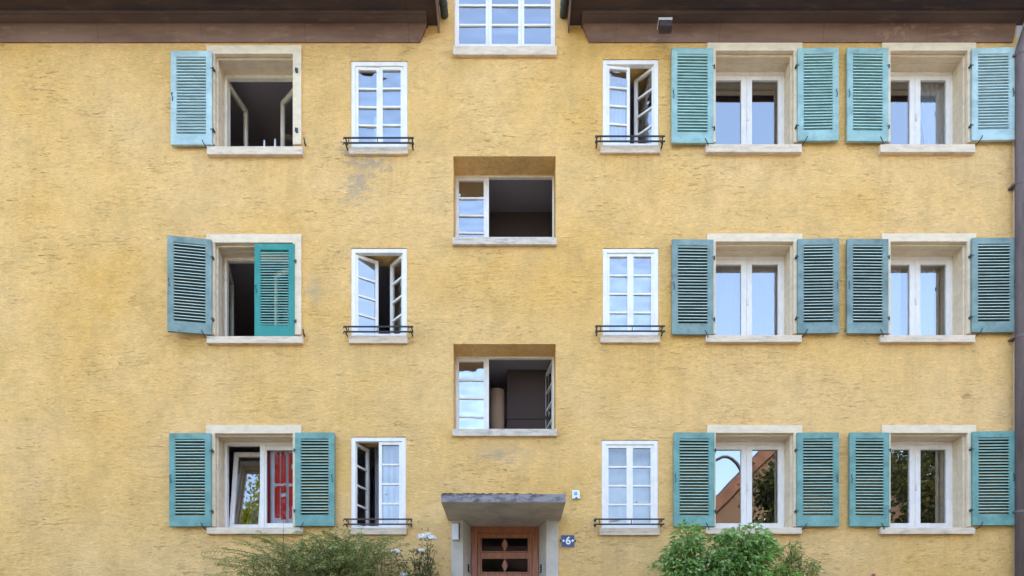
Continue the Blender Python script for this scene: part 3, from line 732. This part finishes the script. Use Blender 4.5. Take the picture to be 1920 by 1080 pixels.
# banner with red lettering, bottom left shuttered window
ban = empty('banner', (X(545), .55, Z(985)), 'white cloth banner with tall red letters hanging inside the bottom left window', 'banner')
YB = .455; pb = -YB
def fold(x): return YB + .018*math.sin(x*31) + .010*math.sin(x*67+1)
def sheet(mb, x0, x1, z0, z1, off, nx=None):
    nx = nx or max(4, int((x1-x0)/.003)); v = []; f = []
    for i in range(nx+1):
        x = x0+(x1-x0)*i/nx; y = fold(x)+off; v += [(x,y,z0),(x,y,z1)]
    for i in range(nx): f.append((2*i,2*i+2,2*i+3,2*i+1))
    mb.add(v, f)
def bx(px): return X(px, pb)
def bz(py): return Z(py, pb)
c_ = MB(); sheet(c_, bx(499), bx(575), bz(1000), bz(838), 0); c_.build('cloth', M_CLOTHW, ban, smooth=True, fix=False)
c_ = MB(); sheet(c_, bx(500), bx(507.5), bz(1000), bz(838), -.004); c_.build('edge_stripe', M_CLOTHDK, ban, smooth=True, fix=False)
c_ = MB()
for (a,b,t,q) in ((516,525,852,906),(518,524,848,852),(526.5,537,854,907),(528,534.5,848,854),(541,551,850,870),(541,546,870,880),(541,575,880,906),
                  (516,525,914,971),(518,537,911,914),(526.5,537.5,914,925),(526.5,537.5,932,975),(541.5,547,912,972),(547,551,912,948),(556,566,912,972)):
    sheet(c_, bx(a), bx(b), bz(q), bz(t), -.012)
c_.build('red_lettering', M_RED, ban, smooth=True, fix=False)
drape('net_curtain', (X(424), X(476)), Z(1003), Z(880), .95, .015, M_SHEER, 'grey cloth hanging low behind the tilted sash of the bottom left window', waves=1.2)
for k, (px, h) in enumerate(((497, .055), (517, .075))):
    zb = Z(273,.07); x = X(px, -.55); 
    b_ = MB().tube([(x,.52,zb+.40),(x,.52,zb+.40+h),(x,.52,zb+.42+h),(x,.52,zb+.46+h+.05)], .022, 10, r1=.012)
    o = b_.build('bottle', M_ENW, smooth=True, loc=(x,.52,zb+.40)); tag(o, ['left one of two slim white bottles standing inside the open upper window', 'right one of two slim white bottles standing inside the open upper window'][k], 'bottle', 'bottles inside the open upper window')
tb = empty('side_table', (X(500,-.6), .65, Z(fl[2])), 'low white shelf hidden behind the sill of the open upper window', 'shelf')
MB().box(X(440), X(560), .46, .75, Z(273,.07)+.372, Z(273,.07)+.399).build('shelf_board', M_WHITEOLD, tb)
for px in (445, 555): MB().box(X(px)-.02, X(px)+.02, .6, .64, Z(fl[2]), Z(273,.07)+.3715).build('leg', M_WHITEOLD, tb)

# ------------------------------------------------------------ plants
def leaf_mat(name, a, b, c):
    m = mat(name, a, .5, 0, .35); q = NT(m)
    g = q.t.nodes.new('ShaderNodeNewGeometry')
    col = q.ramp(g.outputs['Random Per Island'], [(0, a), (.5, b), (1, c)])
    q.out('Base Color', col)
    tr = q.t.nodes.new('ShaderNodeBsdfTranslucent'); q.t.links.new(col, tr.inputs[0]); mx = q.t.nodes.new('ShaderNodeMixShader'); mx.inputs[0].default_value = .4
    q.t.links.new(q.b.outputs[0], mx.inputs[1]); q.t.links.new(tr.outputs[0], mx.inputs[2]); q.t.links.new(mx.outputs[0], q.t.nodes['Material Output'].inputs[0])
    return m
M_LF1 = leaf_mat('olive_shrub_leaves', (.14,.20,.05), (.32,.38,.11), (.58,.48,.20))
M_LF2 = leaf_mat('green_bush_leaves', (.12,.27,.06), (.32,.50,.13), (.70,.74,.40))
M_LF3 = leaf_mat('bright_green_leaves', (.28,.52,.08), (.38,.64,.14), (.50,.70,.2))
M_LFR = leaf_mat('rose_leaves', (.08,.13,.05), (.14,.2,.07), (.2,.17,.09))
M_TREE = leaf_mat('tree_leaves', (.018,.03,.008), (.04,.05,.012), (.08,.085,.02))
M_TREEY = leaf_mat('yellow_green_tree_leaves', (.12,.15,.015), (.2,.22,.02), (.28,.28,.03))
M_STEM = mat('green_brown_stem', (.11,.085,.04), .8); M_BARK = painted('bark', (.10,.075,.055), .3, .95, (12,12,3))
M_PETAL = mat('white_rose_petals', (.85,.82,.76), .6)
rnd = random.Random(11)
def leaf(mb, p, d, L, W, droop=.3, up=None):
    d = d.normalized(); s_ = d.cross(up or Vector((0,0,1)))
    if s_.length < .1: s_ = Vector((1,0,0))
    s_.normalize(); s_ = (s_ + Vector((0,0,rnd.uniform(-.5,.5)))).normalized(); n = s_.cross(d)
    m1 = p+d*L*.45+n*W*.15; tip = p+d*L-Vector((0,0,L*droop))
    mb.add([p, m1+s_*W*.5, tip, m1-s_*W*.5], [(0,1,2),(0,2,3)])
def arching_shrub():
    t = empty('arching_shrub', (X(580), -.55, GZ), 'loose olive green shrub with long arching twigs below the banner window', 'shrub')
    st = MB(); lf = MB()
    base = Vector((X(590,.6), -.6, GZ))
    for k in range(175):
        tx = X(rnd.triangular(425, 745, 620), .6); hz = Z(1080-rnd.random()**.75*86*(1-.5*abs(tx-X(620,.6))/1.6), .6)
        ty = -.6+rnd.uniform(-.40,.35)
        root = base+Vector((rnd.uniform(-.9,.9), rnd.uniform(-.25,.25), 0))
        apex = Vector((tx, ty, hz)); side = (1 if tx > root.x else -1)*rnd.uniform(.1,.55) * (1 if rnd.random() < .8 else -1)
        end = apex+Vector((side, rnd.uniform(-.3,.1), rnd.uniform(-.22,.10)))
        pts = []
        for i in range(15):
            u = i/14
            a = root*(1-u)**3 + (root+Vector((0,0,(apex.z-root.z)*.9)))*3*u*(1-u)**2 + apex*3*u*u*(1-u) + end*u**3
            a = a+Vector((rnd.uniform(-.008,.008),0,rnd.uniform(-.008,.008)))
            a.y = min(a.y, -.06); pts.append(a)
        st.tube(pts, .0055, 4, r1=.002, cap=False)
        for i in range(5, 14):
            a, b = pts[i], pts[i+1]; tdir = (b-a).normalized()
            for q in range(7):
                p = a.lerp(b, q/7); s_ = tdir.cross(Vector((0,-1,0))).normalized()*(1 if q % 2 else -1)
                leaf(lf, p, s_*.8+tdir*.7+Vector((0,rnd.uniform(-.7,.3),rnd.uniform(-.2,.4))), rnd.uniform(.03,.06), rnd.uniform(.013,.024), .2)
    for k in range(5200):                     # denser leafage low down
        px = rnd.gauss(590, 72); py = 1150-abs(rnd.gauss(0, 1))*62*(1-((px-590)/230)**2*.75)
        if py < 1015: continue
        if noise.noise(Vector((px*.03, py*.04, 3.1))) < -.12: continue
        p = Vector((X(px,.6), -.6+rnd.uniform(-.35,.4), Z(py,.6)))
        leaf(lf, p, Vector((rnd.uniform(-1,1),rnd.uniform(-1,.4),rnd.uniform(-.3,1))), rnd.uniform(.03,.075), rnd.uniform(.014,.03), .2)
    for (px, y1, y0) in ((532,975,1100),(668,1010,1100)):
        st.tube([(X(px,.5),-.5,Z(y0,.5)),(X(px-1,.5),-.5,Z(y1,.5))], .007, 5, r1=.003)
    for k in range(70):                       # upright leafy shoots
        px = rnd.gauss(655, 38); top = rnd.uniform(985, 1040)+abs(px-655)*.25
        a = Vector((X(px,.55), -.5+rnd.uniform(-.25,.2), Z(1120,.5))); b = Vector((X(px+rnd.uniform(-28,28),.55), a.y, Z(top,.55)))
        pts = [a.lerp(b, i/9)+Vector((.03*math.sin(i*.9+k), 0, 0)) for i in range(10)]
        st.tube(pts, .006, 4, r1=.002, cap=False)
        for i in range(2, 10):
            for q in range(5):
                leaf(lf, pts[i]+Vector((0,0,rnd.uniform(-.04,.04))), Vector((rnd.choice((-1,1))*rnd.uniform(.4,1), rnd.uniform(-.7,.2), rnd.uniform(-.1,.9))), rnd.uniform(.04,.085), rnd.uniform(.016,.03), .15)
    st.build('stems', M_STEM, t, fix=False); lf.build('leaves', M_LF1, t, fix=False)
arching_shrub()
def rose_head(c, r):
    mb = MB()
    for k in range(26):
        f_ = k/26; an = k*2.399; el = f_*1.35
        d = Vector((math.cos(an)*math.cos(el), math.sin(an)*math.cos(el), math.sin(el)))
        rr = r*(1-.45*f_); s_ = d.cross(Vector((0,0,1))).normalized(); u = s_.cross(d)
        ctr = c+d*rr*.55; w_ = r*.62*(1-.3*f_)
        mb.add([ctr-s_*w_*.5-u*w_*.3, ctr+s_*w_*.5-u*w_*.3, ctr+d*rr*.4+s_*w_*.65+u*w_*.35, ctr+d*rr*.3+u*w_*.75, ctr+d*rr*.4-s_*w_*.65+u*w_*.35], [(0,1,2,3,4)])
    return mb
def rose_bush():
    t = empty('rose_bush', (X(780), -.45, GZ), 'dark leaved rose bush with white blooms left of the entrance', 'rose bush')
    st = MB(); lf = MB(); heads = [(792,1009,.085),(809,1011,.080),(741,1036,.075),(790,1034,.060),(757,1079,.066),(802,1004,.06)]
    targets = [(h[0], h[1]) for h in heads] + [(rnd.gauss(775,26), rnd.uniform(1022,1085)) for _ in range(30)] + [(rnd.gauss(806,7), rnd.uniform(1018,1075)) for _ in range(14)]
    for (px, py) in targets:
        root = Vector((X(rnd.gauss(782,10),.45), -.45+rnd.uniform(-.1,.1), GZ)); e_ = Vector((X(px,.45), -.45+rnd.uniform(-.12,.12) if (px,py) not in [(h[0],h[1]) for h in heads] else -.45, Z(py+3,.45)))
        pts = []
        for i in range(11):
            u = i/10; a = root.lerp(e_, u); a.x = root.x+(e_.x-root.x)*u**1.7+rnd.uniform(-.006,.006); a.y = min(a.y, -.06); pts.append(a)
        st.tube(pts, .007, 4, r1=.003, cap=False)
        for i in range(5, 11):
            for q in range(6):
                d = Vector((rnd.uniform(-1,1), rnd.uniform(-1,.5), rnd.uniform(-.3,.5)))
                leaf(lf, pts[i]+d*.02, d, rnd.uniform(.035,.06), rnd.uniform(.022,.036), .3)
    for k in range(1500):
        px = rnd.gauss(785, 20); py = 1130-abs(rnd.gauss(0,42))
        if noise.noise(Vector((px*.06, py*.06, 9))) < -.05: continue
        leaf(lf, Vector((X(px,.45), -.45+rnd.uniform(-.2,.15), Z(py,.45))), Vector((rnd.uniform(-1,1),rnd.uniform(-1,.4),rnd.uniform(-.5,.6))), rnd.uniform(.035,.06), rnd.uniform(.022,.034), .3)
    st.build('stems', M_STEM, t, fix=False); lf.build('leaves', M_LFR, t, fix=False)
    for (px, py, r) in heads: rose_head(Vector((X(px,.5), -.5, Z(py,.5))), r).build('bloom', M_PETAL, t, fix=False)
rose_bush()
def leafy_bush(name, label, clumps, stems, m, L, droop, basex, n_per):
    t = empty(name, (X(basex), -.6, GZ), label, 'shrub')
    st = MB(); lf = MB()
    for (px, py, rx, ry, dens) in clumps:
        c = Vector((X(px,.6), -.6, Z(py,.6))); rx_, rz_ = rx/S, ry/S
        root = Vector((X(basex+(px-basex)*.5,.6), -.6, GZ))
        st.tube([root, root.lerp(c,.5)+Vector((.05,0,.05)), c], .014, 6, r1=.005)
        nb = max(4, int(10*dens))
        for b in range(nb):
            an = rnd.uniform(0, 6.28); d = Vector((math.cos(an)*rx_, rnd.uniform(-.3,.25), abs(math.sin(an))*rz_))*rnd.uniform(.5,1)
            st.tube([c-Vector((0,0,rz_*.6)), c+d*.55+Vector((0,0,.03)), c+d], .005, 4, r1=.002, cap=False)
        for k in range(int(n_per*dens)):
            u = Vector((rnd.gauss(0,1), rnd.gauss(0,1), rnd.gauss(0,1))).normalized()*rnd.random()**.4
            p = c+Vector((u.x*rx_, u.y*.32, u.z*rz_))
            if noise.noise(p*6.5) < -.12: continue
            p.y = min(p.y, -.09)
            out = Vector((u.x, u.y-.25, u.z*.4+.1))+Vector((rnd.uniform(-.5,.5),rnd.uniform(-.5,.3),rnd.uniform(-.5,.3)))
            leaf(lf, p, out, rnd.uniform(.7,1.3)*L, rnd.uniform(.35,.55)*L, droop)
    for (pts_,) in stems:
        q = [Vector((X(a,.5), -.5, Z(b,.5))) for a, b in pts_]; st.tube(q, .006, 4, r1=.002)
        for i in range(len(q)-1):
            for k in range(16): 
                p = q[i].lerp(q[i+1], rnd.random()); leaf(lf, p, Vector((rnd.uniform(-1,1),rnd.uniform(-1,1),rnd.uniform(-.8,.5))), L*.8, L*.4, droop)
    st.build('stems', M_STEM, t, fix=False); lf.build('leaves', m, t, fix=False)
leafy_bush('leafy_bush', 'tall drooping green bush under the left shutter right of the entrance', [(1290,1015,24,34,1),(1275,1070,38,50,1.6),(1318,1065,26,34,1),(1340,1070,34,40,1.4),(1355,1045,22,24,.7),(1262,1055,14,34,.5)],
           [([(1285,1040),(1255,1042),(1232,1052),(1218,1066)],), ([(1265,1020),(1258,1050),(1262,1076)],)], M_LF2, .10, .32, 1290, 620)
leafy_bush('leafy_bush', 'rounded green bush with hanging leaves in front of the middle sill', [(1400,1015,42,28,1.3),(1378,1050,26,36,.9),(1428,1030,28,24,.8),(1398,1070,44,40,1.3),(1362,1008,18,10,.3)],
           [([(1360,1020),(1345,1003),(1330,1010)],), ([(1430,1005),(1448,1012),(1456,1040)],)], M_LF2, .10, .38, 1400, 620)
leafy_bush('leafy_bush', 'slender green bush with small leaves at the right end of the bed', [(1483,1040,15,22,.7),(1500,1068,30,30,1.2),(1470,1072,24,24,.8),(1520,1080,14,22,.4)], [([(1483,1040),(1483,1020)],)], M_LF1, .05, .3, 1490, 700)
leafy_bush('leafy_bush', 'low bright yellow green plant at the foot of the bushes', [(1425,1078,42,22,1.2),(1465,1086,34,20,1),(1425,1046,14,12,.35),(1400,1092,30,18,.8)], [], M_LF3, .075, .2, 1435, 480)
pk = empty('pink_flower', (X(1638,.4), -.4, GZ), 'single pink flower on a thin stem under the right shutters', 'flower')
MB().tube([(X(1634,.4),-.4,GZ),(X(1636,.4),-.4,Z(1110,.4)),(X(1638,.4),-.4,Z(1079,.4))], .006, 5).build('stem', M_STEM, pk)
rose_head(Vector((X(1638,.4), -.4, Z(1079,.4))), .035).build('bloom', mat('pink_petals', (.55,.08,.22), .6), pk, fix=False)

# ------------------------------------------------------------ across the street (seen in the panes)
def tree(loc, h, rx, rz, m, label, n=7000, seed=1, group='trees across the street'):
    rr = random.Random(seed); t = empty('deciduous_tree', loc, label, 'tree', group)
    L0 = Vector(loc); tr = MB(); top = L0+Vector((0,0,h-rz))
    tr.tube([L0, L0+Vector((.1,0,(h-rz)*.5)), top, top+Vector((.1,.1,rz*.9))], .22, 10, r1=.05)
    cl = []
    for k in range(26):
        d = Vector((rr.gauss(0,1), rr.gauss(0,1), rr.gauss(0,1))).normalized()
        e_ = top+Vector((d.x*rx, d.y*rx, d.z*rz))*rr.uniform(.5,.95); cl.append((e_, rr.uniform(.22,.42)*rx))
        tr.tube([top+Vector((0,0,-rz*.5)), (top+e_)/2+Vector((0,0,.2)), e_], .07, 5, r1=.015, cap=False)
    tr.build('trunk', M_BARK, t, fix=False)
    lf = MB()
    for k in range(n):
        c, r = cl[rr.randrange(len(cl))]; d = Vector((rr.gauss(0,1), rr.gauss(0,1), rr.gauss(0,.8)))*r*.5
        p = c+d; dd = Vector((rr.uniform(-1,1), rr.uniform(-1,1), rr.uniform(-1,1))).normalized(); s_ = dd.orthogonal().normalized(); q = rr.uniform(.16,.34)*(.6 if m is M_TREEY else .8)
        lf.add([p, p+dd*q*.5+s_*q*.35, p+dd*q, p+dd*q*.5-s_*q*.35], [(0,1,2,3)])
    lf.build('crown', m, t, fix=False)
tree((12.5,-19,0), 13.2, 2.3, 5.0, M_TREE, 'dense dark green tree close to the gable across the street', 20000, 3)
tree((8.9,-19,0), 9.2, 1.9, 3.2, M_TREE, 'low dark tree left of the gable across the street', 8000, 13)
tree((20.2,-18,0), 16.5, 3.9, 6.6, M_TREE, 'broad tall green tree second from the right across the street', 34000, 5)
tree((25.5,-20,0), 15.0, 3.6, 5.6, M_TREE, 'green tree furthest right across the street', 12000, 6)
tree((-9.4,-15,0), 17.0, 2.7, 4.2, M_TREEY, 'tall sunlit yellow green tree left of the opposite houses', 22000, 8)
tree((-8.6,-17,0), 10.6, 2.9, 3.6, M_TREE, 'low broad dark tree in front of the yellow green tree', 16000, 21)
tree((-.4,-13.2,0), 6.6, 1.5, 2.4, M_TREE, 'small young street tree straight across from the entrance', 6000, 22)
oh = empty('opposite_house', (14.5,-28,0), 'plastered house with a steep orange tiled gable roof across the street', 'house')
hx0, hx1, hy0, hy1, he, hr = 9.3, 22.7, -34.0, -24.0, 9.8, 16.8
hm = (hx0+hx1)/2
MB().prism([(hx0,-.01),(hx1,-.01),(hx1,he),(hm,hr),(hx0,he)], hy0, hy1, 'y').build('wall', mat('brown_plaster', (.07,.045,.03), .9), oh)
orf = MB(); o_ = .5
slab(orf, [(hx0-o_,hy0-o_,he-.45),(hx0-o_,hy1+o_,he-.45),(hm,hy1+o_,hr+.06),(hm,hy0-o_,hr+.06)], .55)
slab(orf, [(hx1+o_,hy0-o_,he-.45),(hx1+o_,hy1+o_,he-.45),(hm,hy1+o_,hr+.06),(hm,hy0-o_,hr+.06)], .55)
orf.build('roof', painted('orange_roof_tiles', (.075,.034,.022), .3, .85, (3,3,3)), oh)
for (x, z) in ((11.5,5.5),(14.5,5.5),(17.5,5.5),(13,9.3),(16,9.3),(11.5,2),(14.5,2),(17.5,2)):
    MB().box(x-.5,x+.5,hy1+.001,hy1+.06,z,z+1.4).build('window', M_GLASS, oh)
ph_ = empty('opposite_house', (3,-36,0), 'lower pale house with a shallow tiled roof farther across the street', 'house')
MB().box(-2,7.5,-42,-34,0,10).build('wall', mat('pale_plaster', (.6,.55,.5), .9), ph_)
r2 = MB(); r2.prism([(-33.4,9.8),(-42.6,9.8),(-38,12.6)], -2.4, 7.9, 'x'); r2.build('roof', M_TILE, ph_)
for x in (-.5,2.7,5.8): MB().box(x-.5,x+.5,-33.99,-33.93,6.6,8).build('window', M_GLASS, ph_)
lp = empty('street_lamp', (6.95,-9.2,.12), 'tall dark street lamp with a curved neck on the pavement', 'street lamp')
pts = [(6.95,-9.2,.12),(6.95,-9.2,7.6)]
for k in range(1, 9):
    an = math.pi*.62*k/8; pts.append((6.95-.6+.6*math.cos(an), -9.2, 7.6+1.15*math.sin(an)))
pts.append((5.0,-9.2,8.05))
MB().tube(pts, .055, 12, r1=.04).build('pole', M_IRON, lp, smooth=True)
MB().tube([(5.0,-9.2,8.05),(4.8,-9.2,7.99),(4.35,-9.2,7.86)], .10, 12, r1=.07).build('lamp_head', M_HINGE, lp, smooth=True)

# ------------------------------------------------------------ neighbour beyond the downpipe
nb_ = empty('neighbouring_building', (13, .6, GZ), 'pale grey house front just beyond the downpipe at the right edge', 'building')
MB().box(X(1914), 20, .12, 9, 0, 15).build('wall', painted('pale_grey_plaster', (.52,.52,.60), .08, .9, (2,2,2)), nb_)
for py in (140, 500, 860):
    MB().box(X(1924), X(2000), .10, .119, Z(py+120), Z(py)).build('window', M_GLASS, nb_)
